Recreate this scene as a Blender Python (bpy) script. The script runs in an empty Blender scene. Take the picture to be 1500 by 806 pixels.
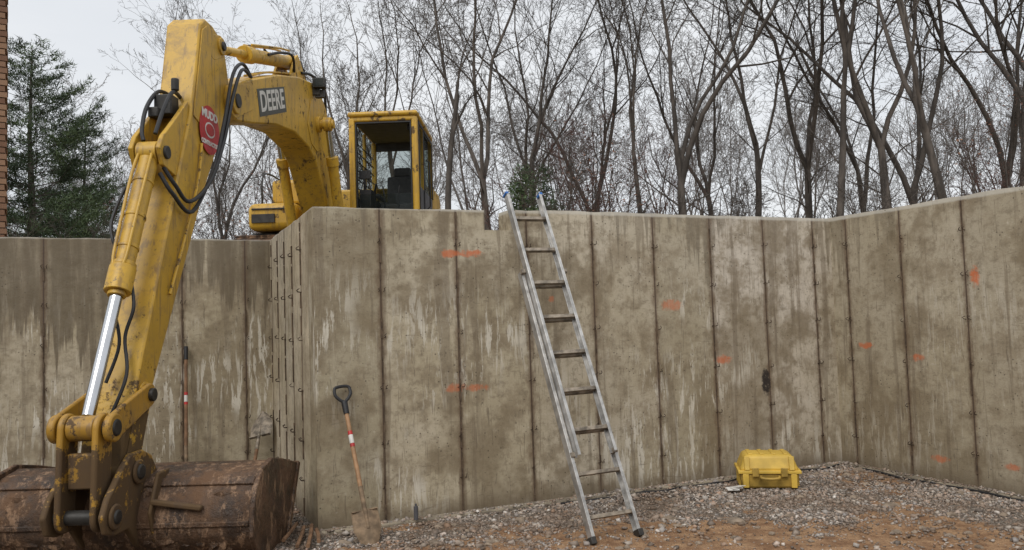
import bpy, bmesh, math, random
import numpy as np
from mathutils import Vector, Matrix, noise, Quaternion
random.seed(7)
scene = bpy.context.scene
R = math.radians

# ------------------------------------------------------------------ frames
ANG = R(23.9)
CA, SA = math.cos(ANG), math.sin(ANG)
AX, AY = -1.50, 6.12
def W(u, v, z=0.0):
    return Vector((AX + CA*u - SA*v, AY + SA*u + CA*v, z))
def invW(x, y):
    dx, dy = x-AX, y-AY
    return CA*dx + SA*dy, -SA*dx + CA*dy

# ------------------------------------------------------------------ node helpers
def new_mat(name, rough=0.7, metal=0.0):
    m = bpy.data.materials.new(name); m.use_nodes = True
    nt = m.node_tree; b = nt.nodes['Principled BSDF']
    b.inputs['Roughness'].default_value = rough
    b.inputs['Metallic'].default_value = metal
    return m, nt, b
def setin(nt, sock, val):
    if isinstance(val, bpy.types.NodeSocket): nt.links.new(val, sock)
    elif val is not None:
        if isinstance(val, (tuple, list)) and len(val) == 3 and sock.type == 'RGBA': val = (*val, 1)
        sock.default_value = val
def mth(nt, op, a, b=None, c=None, clamp=False):
    n = nt.nodes.new('ShaderNodeMath'); n.operation = op; n.use_clamp = clamp
    setin(nt, n.inputs[0], a)
    if b is not None: setin(nt, n.inputs[1], b)
    if c is not None: setin(nt, n.inputs[2], c)
    return n.outputs[0]
def mix(nt, f, a, b, mode='MIX'):
    n = nt.nodes.new('ShaderNodeMix'); n.data_type = 'RGBA'; n.blend_type = mode
    setin(nt, n.inputs[0], f); setin(nt, n.inputs[6], a); setin(nt, n.inputs[7], b)
    return n.outputs[2]
def nz(nt, vec, scale, detail=4, rough=0.55, dist=0.0):
    n = nt.nodes.new('ShaderNodeTexNoise')
    n.inputs['Scale'].default_value = scale; n.inputs['Detail'].default_value = min(detail, 5)
    n.inputs['Roughness'].default_value = rough; n.inputs['Distortion'].default_value = dist
    if vec: nt.links.new(vec, n.inputs['Vector'])
    return n.outputs[0]
def mr(nt, v, a, b, c=0.0, d=1.0, smooth=True):
    n = nt.nodes.new('ShaderNodeMapRange'); n.clamp = True
    if smooth: n.interpolation_type = 'SMOOTHSTEP'
    setin(nt, n.inputs[0], v)
    for i, x in zip((1,2,3,4), (a,b,c,d)): n.inputs[i].default_value = x
    return n.outputs[0]
def mapping(nt, vec, scale, loc=(0,0,0)):
    n = nt.nodes.new('ShaderNodeMapping'); n.inputs['Scale'].default_value = scale
    n.inputs['Location'].default_value = loc
    nt.links.new(vec, n.inputs['Vector']); return n.outputs[0]
def coord(nt, kind='Object'):
    n = nt.nodes.new('ShaderNodeTexCoord'); return n.outputs[kind]
def wpos(nt):
    return nt.nodes.new('ShaderNodeNewGeometry').outputs['Position']
def sep(nt, vec):
    n = nt.nodes.new('ShaderNodeSeparateXYZ'); nt.links.new(vec, n.inputs[0]); return n.outputs
def bump(nt, b, h, strength=0.3, dist=0.01):
    n = nt.nodes.new('ShaderNodeBump'); n.inputs['Strength'].default_value = strength
    n.inputs['Distance'].default_value = dist
    nt.links.new(h, n.inputs['Height']); nt.links.new(n.outputs[0], b.inputs['Normal'])
def simple(name, col, rough=0.6, metal=0.0, var=0.35, scale=9, bmp=0.15):
    m, nt, b = new_mat(name, rough, metal)
    o = coord(nt); f = mr(nt, nz(nt, o, scale, 6), .3, .7)
    dk = tuple(c*(1-var) for c in col)
    nt.links.new(mix(nt, f, dk, col), b.inputs['Base Color'])
    if bmp: bump(nt, b, nz(nt, o, scale*6, 3), bmp, .004)
    return m

# ------------------------------------------------------------------ materials
def concrete(name, off, sp, marks, seed=0.0, white=1.0, tone=1.0, panels=None, wet=(1.9,1.4,.45), L=5.2, grime=1.0):
    m, nt, b = new_mat(name, .8)
    o = coord(nt); s = sep(nt, o); x, z = s[0], s[2]
    os_ = mapping(nt, o, (1,1,1), (seed*3.1, seed, seed*1.7))
    xs = mth(nt, 'DIVIDE', mth(nt, 'SUBTRACT', x, off), sp)
    pan = mth(nt, 'FLOOR', xs); fr = mth(nt, 'FRACT', xs)
    dj = mth(nt, 'MULTIPLY', mth(nt, 'MINIMUM', fr, mth(nt, 'SUBTRACT', 1.0, fr)), sp)
    t = tone
    col = mix(nt, mr(nt, nz(nt, os_, 1.1, 4), .35, .65), (.455*t,.388*t,.268*t), (.545*t,.477*t,.36*t))
    if panels:
        rp_ = nt.nodes.new('ShaderNodeValToRGB'); rp_.color_ramp.interpolation = 'CONSTANT'; e = rp_.color_ramp.elements
        nt.links.new(mth(nt, 'DIVIDE', x, L), rp_.inputs[0])
        for i, (k, bl) in enumerate(panels):
            posn = 0 if i == 0 else (off+sp*(i-1))/L
            c_ = (k, k*(1+.02*bl), k*(1+.12*bl), 1)
            if i == 0: e[0].color = c_
            elif i == 1: e[1].position = posn; e[1].color = c_
            else: q = e.new(min(posn, .999)); q.color = c_
        col = mix(nt, 1.0, col, rp_.outputs[0], 'MULTIPLY')
    else:
        wn = nt.nodes.new('ShaderNodeTexWhiteNoise'); wn.noise_dimensions = '1D'
        nt.links.new(mth(nt, 'ADD', pan, seed*7.3+.5), wn.inputs['W'])
        col = mix(nt, mth(nt, 'MULTIPLY', wn.outputs['Value'], .5), col, (.33*t,.275*t,.19*t))
    # mottling at several sizes
    col = mix(nt, mr(nt, nz(nt, os_, 3.2, 5, .76), .43, .62, 0, .62*grime), col, (.25,.195,.125))
    n9 = nz(nt, os_, 10, 5, .78)
    col = mix(nt, mr(nt, n9, .47, .66, 0, .65*grime), col, (.20,.16,.105))
    col = mix(nt, mr(nt, n9, .42, .28, 0, .55), col, (.64,.58,.47))
    damp = mr(nt, nz(nt, os_, .8, 5, .66), .47, .57)
    col = mix(nt, mth(nt, 'MULTIPLY', damp, .5*grime), col, (.19,.145,.085))
    # water that has run down from the top: ragged lower edge of narrow tongues
    wz, wa, wo = wet
    n1 = nz(nt, mapping(nt, os_, (1,1,.02)), 1.9, 2, .5); n2 = nz(nt, mapping(nt, os_, (1,1,.05)), 13, 4, .6)
    edge = mth(nt, 'ADD', mth(nt, 'MULTIPLY', mth(nt, 'SUBTRACT', n1, .5), wa*2.2), mth(nt, 'MULTIPLY', mth(nt, 'SUBTRACT', n2, .5), wa*1.9))
    wf = mr(nt, mth(nt, 'ADD', z, edge), wz-.05, wz+.12)
    wf = mth(nt, 'MULTIPLY', wf, mr(nt, nz(nt, mapping(nt, os_, (8,8,.6)), 2, 4), .25, .6, .45, 1))
    wf = mth(nt, 'MULTIPLY', wf, wo)
    # efflorescence runs (pale drips)
    ef = nz(nt, mapping(nt, os_, (9,9,1.1), (3,1,2)), 2.0, 5, .74, .5)
    zone = mth(nt, 'MULTIPLY', mr(nt, nz(nt, os_, .9, 3), .45, .58), mr(nt, z, 2.1, 1.5, 0, 1))
    eff = mth(nt, 'MULTIPLY', mth(nt, 'MULTIPLY', mr(nt, ef, .51, .58), zone), min(1, .72*white))
    col = mix(nt, eff, col, (.68,.635,.54))
    col = mix(nt, wf, col, (.135,.104,.063))
    st = nz(nt, mapping(nt, os_, (6,6,.3)), 1.6, 5, .6, .25)
    col = mix(nt, mr(nt, st, .56, .63, 0, .5*grime), col, (.17,.13,.085))
    # scuffs / form marks
    sc = nz(nt, mapping(nt, os_, (22,22,1.6), (9,4,1)), 2.2, 3, .5, 1.8)
    col = mix(nt, mr(nt, sc, .62, .69, 0, .55), col, (.13,.10,.068))
    sc2 = nz(nt, mapping(nt, os_, (3,3,14), (2,7,1)), 1.8, 4, .6, 2.2)
    col = mix(nt, mr(nt, sc2, .62, .69, 0, .42), col, (.14,.11,.072))
    # stained joint lines
    jn = mth(nt, 'ADD', dj, mth(nt, 'MULTIPLY', mth(nt, 'SUBTRACT', nz(nt, mapping(nt, os_, (1,1,.6)), 10, 5, .68), .5), .13))
    col = mix(nt, mr(nt, jn, .048, .0, 0, .68), col, (.14,.088,.05))
    col = mix(nt, mr(nt, dj, .010, .004, 0, .85), col, (.07,.042,.027))
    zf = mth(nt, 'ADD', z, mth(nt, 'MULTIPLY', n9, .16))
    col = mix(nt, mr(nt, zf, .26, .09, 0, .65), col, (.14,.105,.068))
    zt = mth(nt, 'ADD', z, mth(nt, 'MULTIPLY', mth(nt, 'SUBTRACT', n9, .5), .03))
    col = mix(nt, mr(nt, zt, 2.425, 2.445, 0, .6), col, (.64,.61,.54))
    vo = nt.nodes.new('ShaderNodeTexVoronoi'); vo.inputs['Scale'].default_value = 22
    nt.links.new(os_, vo.inputs['Vector'])
    pit = mr(nt, vo.outputs['Distance'], .18, .08)
    pit = mth(nt, 'MULTIPLY', pit, mr(nt, nz(nt, os_, 2.3, 2), .46, .58))
    col = mix(nt, mth(nt, 'MULTIPLY', pit, .85), col, (.07,.054,.036))
    if marks:
        mk = nz(nt, os_, 19, 5, .75)
    for (mx, mz, rx, rz, c, a) in marks:
        ex = mth(nt, 'POWER', mth(nt, 'ABSOLUTE', mth(nt, 'DIVIDE', mth(nt, 'SUBTRACT', x, mx), rx)), 2.0)
        ez = mth(nt, 'POWER', mth(nt, 'ABSOLUTE', mth(nt, 'DIVIDE', mth(nt, 'SUBTRACT', z, mz), rz)), 2.0)
        d = mth(nt, 'ADD', mth(nt, 'ADD', ex, ez), mth(nt, 'MULTIPLY', mth(nt, 'SUBTRACT', mk, .5), 4.5))
        col = mix(nt, mr(nt, d, 1.3, .1, 0, a), col, c)
    nt.links.new(col, b.inputs['Base Color'])
    nt.links.new(mr(nt, wf, 0, .6, .82, .48), b.inputs['Roughness'])
    h = mth(nt, 'ADD', mth(nt, 'MULTIPLY', nz(nt, os_, 60, 3, .6), .35), nz(nt, os_, 6, 3))
    bump(nt, b, h, .65, .010)
    return m

def yellow_paint(name, base=(.60,.33,.025), mud=1.0, zlo=.5, zhi=2.6, wear=.66, thr=.53, grime=.55):
    m, nt, b = new_mat(name, .42)
    g = wpos(nt); z = sep(nt, g)[2]
    c = mix(nt, mr(nt, nz(nt, g, 1.3, 4), .35, .65), tuple(k*.80 for k in base), base)
    c = mix(nt, mr(nt, nz(nt, g, 8, 5, .75), .46, .70, 0, grime), c, (.27,.165,.055))
    ch = mr(nt, nz(nt, g, 13, 5, .85), wear-.025, wear+.01)
    c = mix(nt, mth(nt, 'MULTIPLY', ch, .85), c, (.05,.03,.018))
    st = nz(nt, mapping(nt, g, (9,9,.9)), 2, 5, .65)
    c = mix(nt, mr(nt, st, .52, .66, 0, grime), c, (.19,.115,.05))
    low = mr(nt, z, zhi, zlo, 0, 1)
    mf = mth(nt, 'ADD', nz(nt, g, 6, 5, .75), mth(nt, 'MULTIPLY', mth(nt, 'SUBTRACT', low, .5), .42*mud))
    c = mix(nt, mr(nt, mf, thr, thr+.06, 0, .9), c, (.07,.043,.025))
    nt.links.new(c, b.inputs['Base Color'])
    nt.links.new(mr(nt, mf, .5, .65, .42, .85), b.inputs['Roughness'])
    bump(nt, b, nz(nt, g, 35, 3), .16, .004)
    return m
M_yel = yellow_paint('worn_yellow_paint', base=(.58,.345,.035), mud=.9, zlo=.3, zhi=2.3, wear=.645, thr=.55, grime=.65)
M_yel2 = yellow_paint('upper_yellow_paint', base=(.60,.36,.035), mud=.15, wear=.67, grime=.5)
M_yelmud = yellow_paint('muddy_yellow_paint', base=(.46,.25,.03), mud=1.0, zlo=.25, zhi=1.7, thr=.55, grime=.8)
def rusty():
    m, nt, b = new_mat('muddy_rusted_steel', .75)
    g = wpos(nt)
    c = mix(nt, mr(nt, nz(nt, g, 3, 5, .7), .35, .65), (.04,.023,.014), (.14,.076,.04))
    c = mix(nt, mr(nt, nz(nt, mapping(nt, g, (3,3,1.2)), 4, 5, .78), .51, .62, 0, .85), c, (.30,.185,.11))
    c = mix(nt, mr(nt, nz(nt, g, 18, 5, .78), .55, .68, 0, .9), c, (.028,.018,.013))
    nt.links.new(c, b.inputs['Base Color'])
    nt.links.new(mr(nt, nz(nt, g, 6, 4), .4, .65, .34, .85), b.inputs['Roughness'])
    bump(nt, b, nz(nt, g, 22, 5, .75), .9, .02)
    return m
M_rust = rusty()
M_black = simple('black_rubber', (.02,.02,.022), .55, 0, .4, 12)
M_dark = simple('dark_steel', (.05,.047,.043), .5, .3, .5, 12)
M_chrome = simple('chrome_rod', (.62,.63,.65), .16, 1.0, .15, 5, 0)
M_alu = simple('aluminium', (.56,.55,.53), .45, .6, .45, 14)
M_alud = simple('dirty_aluminium', (.38,.32,.25), .6, .2, .7, 16)
M_wood = simple('ash_wood', (.42,.24,.12), .6, 0, .4, 14)
M_wood2 = simple('rough_wood', (.27,.15,.08), .8, 0, .5, 10)
M_red = simple('red_paint', (.50,.03,.03), .45, 0, .3, 10, 0)
M_white = simple('white_paint', (.72,.70,.66), .5, 0, .2, 10, 0)
M_blue = simple('blue_plastic', (.03,.16,.5), .5, 0, .2, 10, 0)
M_seat = simple('seat_fabric', (.06,.06,.062), .8, 0, .3, 20)
M_case = simple('yellow_plastic', (.72,.48,.08), .5, 0, .3, 6, .08)
M_cased = simple('yellow_plastic_dirty', (.48,.31,.06), .6, 0, .5, 9, .1)
M_grey = simple('grey_plastic', (.10,.10,.11), .6, 0, .3, 10)
M_decal = simple('dark_decal', (.06,.065,.055), .45, 0, .2, 10, 0)
M_rstl = simple('rusted_wire', (.06,.035,.022), .8, .2, .5, 30)
M_blade = simple('clay_caked_steel', (.30,.21,.13), .8, 0, .55, 16, .4)
def glass():
    m, nt, b = new_mat('cab_glass', .05)
    b.inputs['Base Color'].default_value = (.03,.035,.035,1)
    tr = nt.nodes.new('ShaderNodeBsdfTransparent'); tr.inputs[0].default_value = (.80,.84,.83,1)
    mx = nt.nodes.new('ShaderNodeMixShader'); mx.inputs[0].default_value = .16
    nt.links.new(tr.outputs[0], mx.inputs[1]); nt.links.new(b.outputs[0], mx.inputs[2])
    nt.links.new(mx.outputs[0], nt.nodes['Material Output'].inputs[0])
    return m
M_glass = glass()
def bark(name, a, c2):
    m, nt, b = new_mat(name, .9)
    o = coord(nt); c = mix(nt, mr(nt, nz(nt, mapping(nt, o, (1,1,.3)), 6, 2), .35, .65), a, c2)
    oi = nt.nodes.new('ShaderNodeObjectInfo')
    c = mix(nt, mth(nt, 'MULTIPLY', oi.outputs['Random'], .5), c, tuple(k*.55 for k in a))
    nt.links.new(c, b.inputs['Base Color']); return m
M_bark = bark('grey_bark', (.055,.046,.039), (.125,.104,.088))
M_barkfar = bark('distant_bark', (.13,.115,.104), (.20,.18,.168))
M_barkred = bark('reddish_twigs', (.095,.045,.036), (.14,.078,.06))
def leafmat(name, a, c2, rough=.7):
    m, nt, b = new_mat(name, rough)
    r = nt.nodes.new('ShaderNodeNewGeometry').outputs['Random Per Island']
    c = mix(nt, r, a, c2)
    nt.links.new(mix(nt, mr(nt, nz(nt, coord(nt), .9, 2), .35, .65), c, tuple(k*.55 for k in a)), b.inputs['Base Color'])
    return m
M_needle = leafmat('pine_needles', (.04,.075,.03), (.12,.165,.07))
M_brownleaf = leafmat('dead_leaves', (.16,.06,.035), (.28,.15,.08))
M_grass = leafmat('dry_grass', (.20,.14,.07), (.33,.24,.13))

# ------------------------------------------------------------------ mesh builder
class MB:
    def __init__(s): s.v = []; s.f = []; s.m = []
    def add(s, vs, fs, mi=0):
        b = len(s.v); s.v += [tuple(v) for v in vs]
        for f in fs: s.f.append([i+b for i in f]); s.m.append(mi)
    def box(s, c, size, mi=0, M=None):
        c = Vector(c); h = [k/2 for k in size]
        vs = [Vector((x*h[0], y*h[1], z*h[2])) for x in (-1,1) for y in (-1,1) for z in (-1,1)]
        if M is not None: vs = [M @ v for v in vs]
        vs = [v + c for v in vs]
        s.add(vs, [(0,1,3,2),(4,6,7,5),(0,4,5,1),(2,3,7,6),(0,2,6,4),(1,5,7,3)], mi)
    def cyl(s, p0, p1, r0, r1=None, n=24, mi=0):
        r1 = r0 if r1 is None else r1
        p0, p1 = Vector(p0), Vector(p1); d = (p1-p0).normalized()
        a = d.orthogonal().normalized(); b = d.cross(a)
        vs = [];
        for p, r in ((p0, r0), (p1, r1)):
            for i in range(n):
                t = 2*math.pi*i/n; vs.append(p + a*(r*math.cos(t)) + b*(r*math.sin(t)))
        fs = [(i, (i+1) % n, n+(i+1) % n, n+i) for i in range(n)] + [tuple(range(n)), tuple(range(n, 2*n))]
        s.add(vs, fs, mi)
    def prism(s, prof, x0, x1, mi=0, y0=0.0):      # profile in (y,z)
        n = len(prof)
        vs = [(x0, p[0]-y0, p[1]) for p in prof] + [(x1, p[0]-y0, p[1]) for p in prof]
        fs = [(i, (i+1) % n, n+(i+1) % n, n+i) for i in range(n)] + [tuple(range(n)), tuple(range(n, 2*n))]
        s.add(vs, fs, mi)
    def tube(s, pts, r, n=8, mi=0, smooth=0):
        pts = [Vector(p) for p in pts]
        if smooth:
            out = []
            for i in range(len(pts)-1):
                a = pts[max(i-1,0)]; b = pts[i]; c = pts[i+1]; d = pts[min(i+2, len(pts)-1)]
                for k in range(smooth):
                    t = k/smooth
                    out.append(.5*((2*b)+(c-a)*t+(2*a-5*b+4*c-d)*t*t+(-a+3*b-3*c+d)*t**3))
            out.append(pts[-1]); pts = out
        rr = r if isinstance(r, (list, tuple)) else [r]*len(pts)
        d = (pts[1]-pts[0]).normalized(); a = d.orthogonal().normalized(); vs = []
        for i, p in enumerate(pts):
            d = (pts[min(i+1, len(pts)-1)]-pts[max(i-1, 0)]).normalized()
            a = (a - d*a.dot(d)).normalized(); b = d.cross(a)
            for k in range(n):
                t = 2*math.pi*k/n; vs.append(p + (a*math.cos(t)+b*math.sin(t))*rr[i])
        m = len(pts)
        fs = [(i*n+k, i*n+(k+1) % n, (i+1)*n+(k+1) % n, (i+1)*n+k) for i in range(m-1) for k in range(n)]
        fs += [tuple(range(n)), tuple(range((m-1)*n, m*n))]
        s.add(vs, fs, mi)
    def plate(s, p, q, rp, rq, x0, x1, mi=0, y0=0.0, n=12):
        p, q = Vector(p), Vector(q); a = math.atan2((q-p).y, (q-p).x); pr = []
        for i in range(n+1):
            t = a + math.pi/2 + math.pi*i/n; pr.append((p.x+rp*math.cos(t), p.y+rp*math.sin(t)))
        for i in range(n+1):
            t = a - math.pi/2 + math.pi*i/n; pr.append((q.x+rq*math.cos(t), q.y+rq*math.sin(t)))
        s.prism(pr, x0, x1, mi, y0)
    def build(s, name, mats, parent=None, bevel=0, segs=2, smooth=True, mw=None):
        me = bpy.data.meshes.new(name); me.from_pydata(s.v, [], s.f)
        for m in mats: me.materials.append(m)
        me.polygons.foreach_set('material_index', s.m)
        bm = bmesh.new(); bm.from_mesh(me); bmesh.ops.recalc_face_normals(bm, faces=bm.faces); bm.to_mesh(me); bm.free()
        if smooth:
            me.shade_smooth(); me.set_sharp_from_angle(angle=R(35))
        ob = bpy.data.objects.new(name, me); scene.collection.objects.link(ob)
        if bevel:
            bv = ob.modifiers.new('bevel', 'BEVEL'); bv.width = bevel; bv.segments = segs
            bv.limit_method = 'ANGLE'; bv.angle_limit = R(40)
        if parent: ob.parent = parent
        if mw is not None: ob.matrix_world = mw
        return ob
def np_mesh(name, verts, faces, mats, smooth=False):
    me = bpy.data.meshes.new(name); k = faces.shape[1]; nf = len(faces)
    me.vertices.add(len(verts)); me.vertices.foreach_set('co', verts.astype(np.float32).ravel())
    me.loops.add(nf*k); me.loops.foreach_set('vertex_index', faces.astype(np.int32).ravel())
    me.polygons.add(nf); me.polygons.foreach_set('loop_start', np.arange(0, nf*k, k, dtype=np.int32))
    me.update(calc_edges=True); me.validate()
    for m in mats: me.materials.append(m)
    if smooth: me.shade_smooth()
    return me
def empty(name, loc=(0,0,0), rz=0):
    e = bpy.data.objects.new(name, None); scene.collection.objects.link(e)
    e.location = loc; e.rotation_euler = (0,0,rz); e.empty_display_size = .3; return e
def link(name, me, parent=None, loc=(0,0,0), rot=(0,0,0), sc=1):
    ob = bpy.data.objects.new(name, me); scene.collection.objects.link(ob)
    ob.location = loc; ob.rotation_euler = rot
    ob.scale = sc if isinstance(sc, (tuple, list)) else (sc, sc, sc)
    if parent: ob.parent = parent
    return ob

# ------------------------------------------------------------------ walls
OR = (.58,.145,.045); DK = (.03,.022,.018)
def wall(u0, v0, ang, L, H, th, off, sp, outline=None, marks=(), seed=0, white=1., tone=1., ties=True, name='concrete_wall', **kw):
    mb = MB()
    if outline is None: outline = [(0,-.3),(L,-.3),(L,H),(0,H)]
    pts = []
    rnd = random.Random(seed*10+3)
    for i, p in enumerate(outline):
        q = outline[(i+1) % len(outline)]; pts.append(p)
        if p[1] > 1 and q[1] > 1 and abs(p[1]-q[1]) < .05 and abs(p[0]-q[0]) > .4:
            n = int(abs(q[0]-p[0])/.16)
            for k in range(1, n):
                t = k/n; pts.append((p[0]+(q[0]-p[0])*t, p[1]+(q[1]-p[1])*t+rnd.uniform(-.007,.006)))
    n = len(pts)
    vs = [(p[0], 0, p[1]) for p in pts] + [(p[0], th, p[1]) for p in pts]
    fs = [(i, (i+1) % n, n+(i+1) % n, n+i) for i in range(n)] + [tuple(range(n)), tuple(range(n, 2*n))]
    mb.add(vs, fs, 0)
    x = off
    while x < 0.02: x += sp
    while x < L-.02:
        z = .0
        while z < H-.1:      # broken mortar fins along panel joints
            l = rnd.uniform(.06,.3)
            if rnd.random() < .7 and z+l < H-.03:
                mb.box((x+rnd.uniform(-.004,.004), -.003, z+l/2), (rnd.uniform(.004,.013), .014, l), 1)
            z += l+rnd.uniform(0,.08)
        if ties:
            for zt in (.28,.62,1.02,1.42,1.80,2.16):
                zt += rnd.uniform(-.02,.02)
                for dx in (-.018,.022):
                    if rnd.random() < .85:
                        a = rnd.uniform(-.6,.6)
                        mb.tube([(x+dx,0.01,zt),(x+dx+.004,-.03,zt+.004),(x+dx+.02*math.sin(a),-.036,zt+.018),(x+dx+.01,-.02,zt+.03)], .0032, 5, 2)
        x += sp
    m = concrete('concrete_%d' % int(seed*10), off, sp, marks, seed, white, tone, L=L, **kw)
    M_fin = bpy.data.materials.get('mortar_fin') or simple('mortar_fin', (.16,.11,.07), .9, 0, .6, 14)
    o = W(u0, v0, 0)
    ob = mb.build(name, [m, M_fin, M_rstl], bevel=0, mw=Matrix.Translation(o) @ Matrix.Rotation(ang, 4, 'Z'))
    return ob
SP = .635
wall(0, 0, ANG, 5.2, 2.46, .25, .515, SP,
     outline=[(0,-.3),(5.2,-.3),(5.2,2.465),(1.64,2.462),(1.64,2.285),(1.405,2.285),(1.405,2.45),(0,2.44)],
     marks=[(1.10,2.09,.09,.035,OR,.75),(1.28,2.09,.10,.035,OR,.8),(1.12,1.00,.10,.035,OR,.55),(1.30,.99,.1,.03,OR,.6),
            (3.22,1.62,.12,.05,OR,.55),(3.78,1.10,.10,.04,OR,.7),(4.28,.86,.05,.12,DK,1.0),(4.30,.92,.03,.06,DK,1.0),(2.0,1.7,.03,.03,OR,.5)], seed=1.3, white=1.1,
     panels=[(.76,-.4),(.97,0),(.95,0),(1.01,.2),(.94,.3),(.82,0),(1.09,1.2),(1.14,1.3),(1.04,.9)], wet=(2.42,1.35,.62))
wall(0, 2.49, ANG-math.pi/2, 2.24, 2.44, .25, .11, .45, marks=[], seed=2.7, white=.5, tone=1.15, wet=(2.6,1.3,.4), grime=.7)
wall(-7.0, 2.49, ANG, 7.25, 2.445, .25, 7-.25-.6*11, .6, marks=[(5.9,1.55,.1,.05,OR,.3)], seed=3.9, white=1.4, tone=1.0, wet=(1.45,1.1,.85), grime=.8)
wall(5.2, .25, ANG-math.pi/2, 10.25, 2.47, .25, .25+.2, SP,
     marks=[(.25+.38,1.18,.09,.035,OR,.75),(.25+.95,1.08,.07,.035,OR,.7),(.25+1.56,1.78,.045,.09,OR,.85),(.25+1.12,.20,.09,.035,OR,.6),(.25+1.78,.22,.07,.035,OR,.6)], seed=5.2, white=.4, tone=.92, wet=(2.6,1.2,.5))
wall(-7.0, -10.0, ANG+math.pi/2, 12.49, 2.44, .25, .3, SP, seed=6.1, ties=False)
wall(5.2, -10.0, ANG+math.pi, 12.2, 2.44, .25, .3, SP, seed=7.4, ties=False)

M_foot = simple('footing_concrete', (.32,.27,.20), .9, 0, .5, 6, .5)
mb = MB(); mb.box((2.6,-.05,-.09), (5.19,.10,.225)); mb.build('wall_footing', [M_foot], bevel=.012, mw=Matrix.Translation(W(0,0,0)) @ Matrix.Rotation(ANG,4,'Z'))
mb = MB(); mb.box((5.15,-4.0,-.09), (.098,7.8,.215)); mb.build('wall_footing', [M_foot], bevel=.012, mw=Matrix.Translation(W(0,0,0)) @ Matrix.Rotation(ANG,4,'Z'))

# ------------------------------------------------------------------ pit floor
def fh(x, y):
    p = Vector((x, y, 0))
    return .014*noise.noise(p*.9) + .012*noise.noise(p*3.7+Vector((4,2,0))) + .006*noise.noise(p*11)
def clay(x, y):
    p = Vector((x, y, 3))
    c = 1.35*math.exp(-(((x-1.55)/1.15)**2+((y-5.55)/.58)**2)) + .95*math.exp(-(((x-.1)/1.4)**2+((y-5.3)/.40)**2)) + .9*math.exp(-(((x-3.2)/.9)**2+((y-4.9)/.9)**2))
    c += .75*noise.noise(p*1.9)+.65*noise.noise(p*5.3)+.3*noise.noise(p*14)
    return max(0, min(1, c*1.2-.08))
us = np.concatenate([np.arange(-7.2,-3,.2), np.arange(-3,5.5,.045)]); vs_ = np.concatenate([np.arange(-10.2,-3.2,.2), np.arange(-3.2,2.75,.045)])
nu, nv = len(us), len(vs_); V = []; C = []
for v in vs_:
    for u in us:
        p = W(u, v); V.append((p.x, p.y, fh(p.x, p.y))); C.append(clay(p.x, p.y))
idx = np.arange(nu*nv).reshape(nv, nu)
F = np.stack([idx[:-1,:-1].ravel(), idx[:-1,1:].ravel(), idx[1:,1:].ravel(), idx[1:,:-1].ravel()], 1)
m, nt, b = new_mat('gravel_and_clay', .85)
g = wpos(nt)
at = nt.nodes.new('ShaderNodeAttribute'); at.attribute_name = 'clay'
vo = nt.nodes.new('ShaderNodeTexVoronoi'); vo.inputs['Scale'].default_value = 75; nt.links.new(g, vo.inputs['Vector'])
hs = sep(nt, vo.outputs['Color'])
gc = mix(nt, hs[0], (.14,.115,.09), (.40,.35,.30)); gc = mix(nt, mr(nt, vo.outputs['Distance'], .3, .75), gc, (.09,.07,.05))
gc = mix(nt, mr(nt, nz(nt, g, 4, 5, .7), .42, .62, 0, .75), gc, (.16,.11,.072))
cc = mix(nt, mr(nt, nz(nt, g, 6, 5, .7), .35, .65), (.22,.115,.055), (.41,.25,.135))
cc = mix(nt, mr(nt, nz(nt, g, 30, 5, .7), .5, .7, 0, .6), cc, (.15,.08,.044))
cf = mr(nt, mth(nt, 'ADD', at.outputs['Fac'], mth(nt, 'MULTIPLY', mth(nt, 'SUBTRACT', nz(nt, g, 14, 5), .5), .8)), .22, .58)
nt.links.new(mix(nt, cf, gc, cc), b.inputs['Base Color'])
bump(nt, b, mth(nt, 'ADD', mth(nt, 'MULTIPLY', vo.outputs['Distance'], -1.0), nz(nt, g, 28, 4, .7)), .9, .015)
me = np_mesh('gravel_floor', np.array(V), F, [m], True)
a = me.attributes.new('clay', 'FLOAT', 'POINT'); a.data.foreach_set('value', C)
link('gravel_floor', me)

rng = np.random.default_rng(5)
T8 = np.array([(x,y,z) for x in (-1,1) for y in (-1,1) for z in (-1,1)], float)
F6 = np.array([(0,1,3,2),(4,6,7,5),(0,4,5,1),(2,3,7,6),(0,2,6,4),(1,5,7,3)])
P = []
tries = rng.uniform((-4.2,4.6),(4.9,8.9),(150000,2))
for x, y in tries:
    u, v = invW(x, y)
    if (u > -.02 and v > -.02) or v > 2.45 or u > 5.18: continue
    c = clay(x, y); k = 1-.9*c
    k *= .5+.85*max(0, min(1, .5+1.5*noise.noise(Vector((x*1.6,y*2.4,9)))))
    if random.random() < k*.9:
        r_ = random.random()
        s = random.uniform(.0035,.008) if r_ < .84 else random.uniform(.008,.015) if r_ < .985 else random.uniform(.015,.024)
        zz = 0.02 if (v > -.1 and u > 0) or u > 5.1 else 0
        P.append((x, y, max(fh(x, y), zz)+s*.3, s))
P = np.array(P); n = len(P)
J = T8[None]*(1+rng.uniform(-.5,.25,(n,8,3)))*P[:,3][:,None,None]*rng.uniform(.5,1.35,(n,1,3))
q = rng.normal(size=(n,4)); q /= np.linalg.norm(q, axis=1)[:,None]
w_,x_,y_,z_ = q.T
RM = np.stack([np.stack([1-2*(y_**2+z_**2),2*(x_*y_-z_*w_),2*(x_*z_+y_*w_)],-1),np.stack([2*(x_*y_+z_*w_),1-2*(x_**2+z_**2),2*(y_*z_-x_*w_)],-1),np.stack([2*(x_*z_-y_*w_),2*(y_*z_+x_*w_),1-2*(x_**2+y_**2)],-1)],-2)
J = np.einsum('nij,nkj->nki', RM, J); J[:,:,2] *= .65; J += P[:,None,:3]
FF = (F6[None]+np.arange(n)[:,None,None]*8).reshape(-1,4)
m, nt, b = new_mat('crushed_stone', .75)
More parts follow.
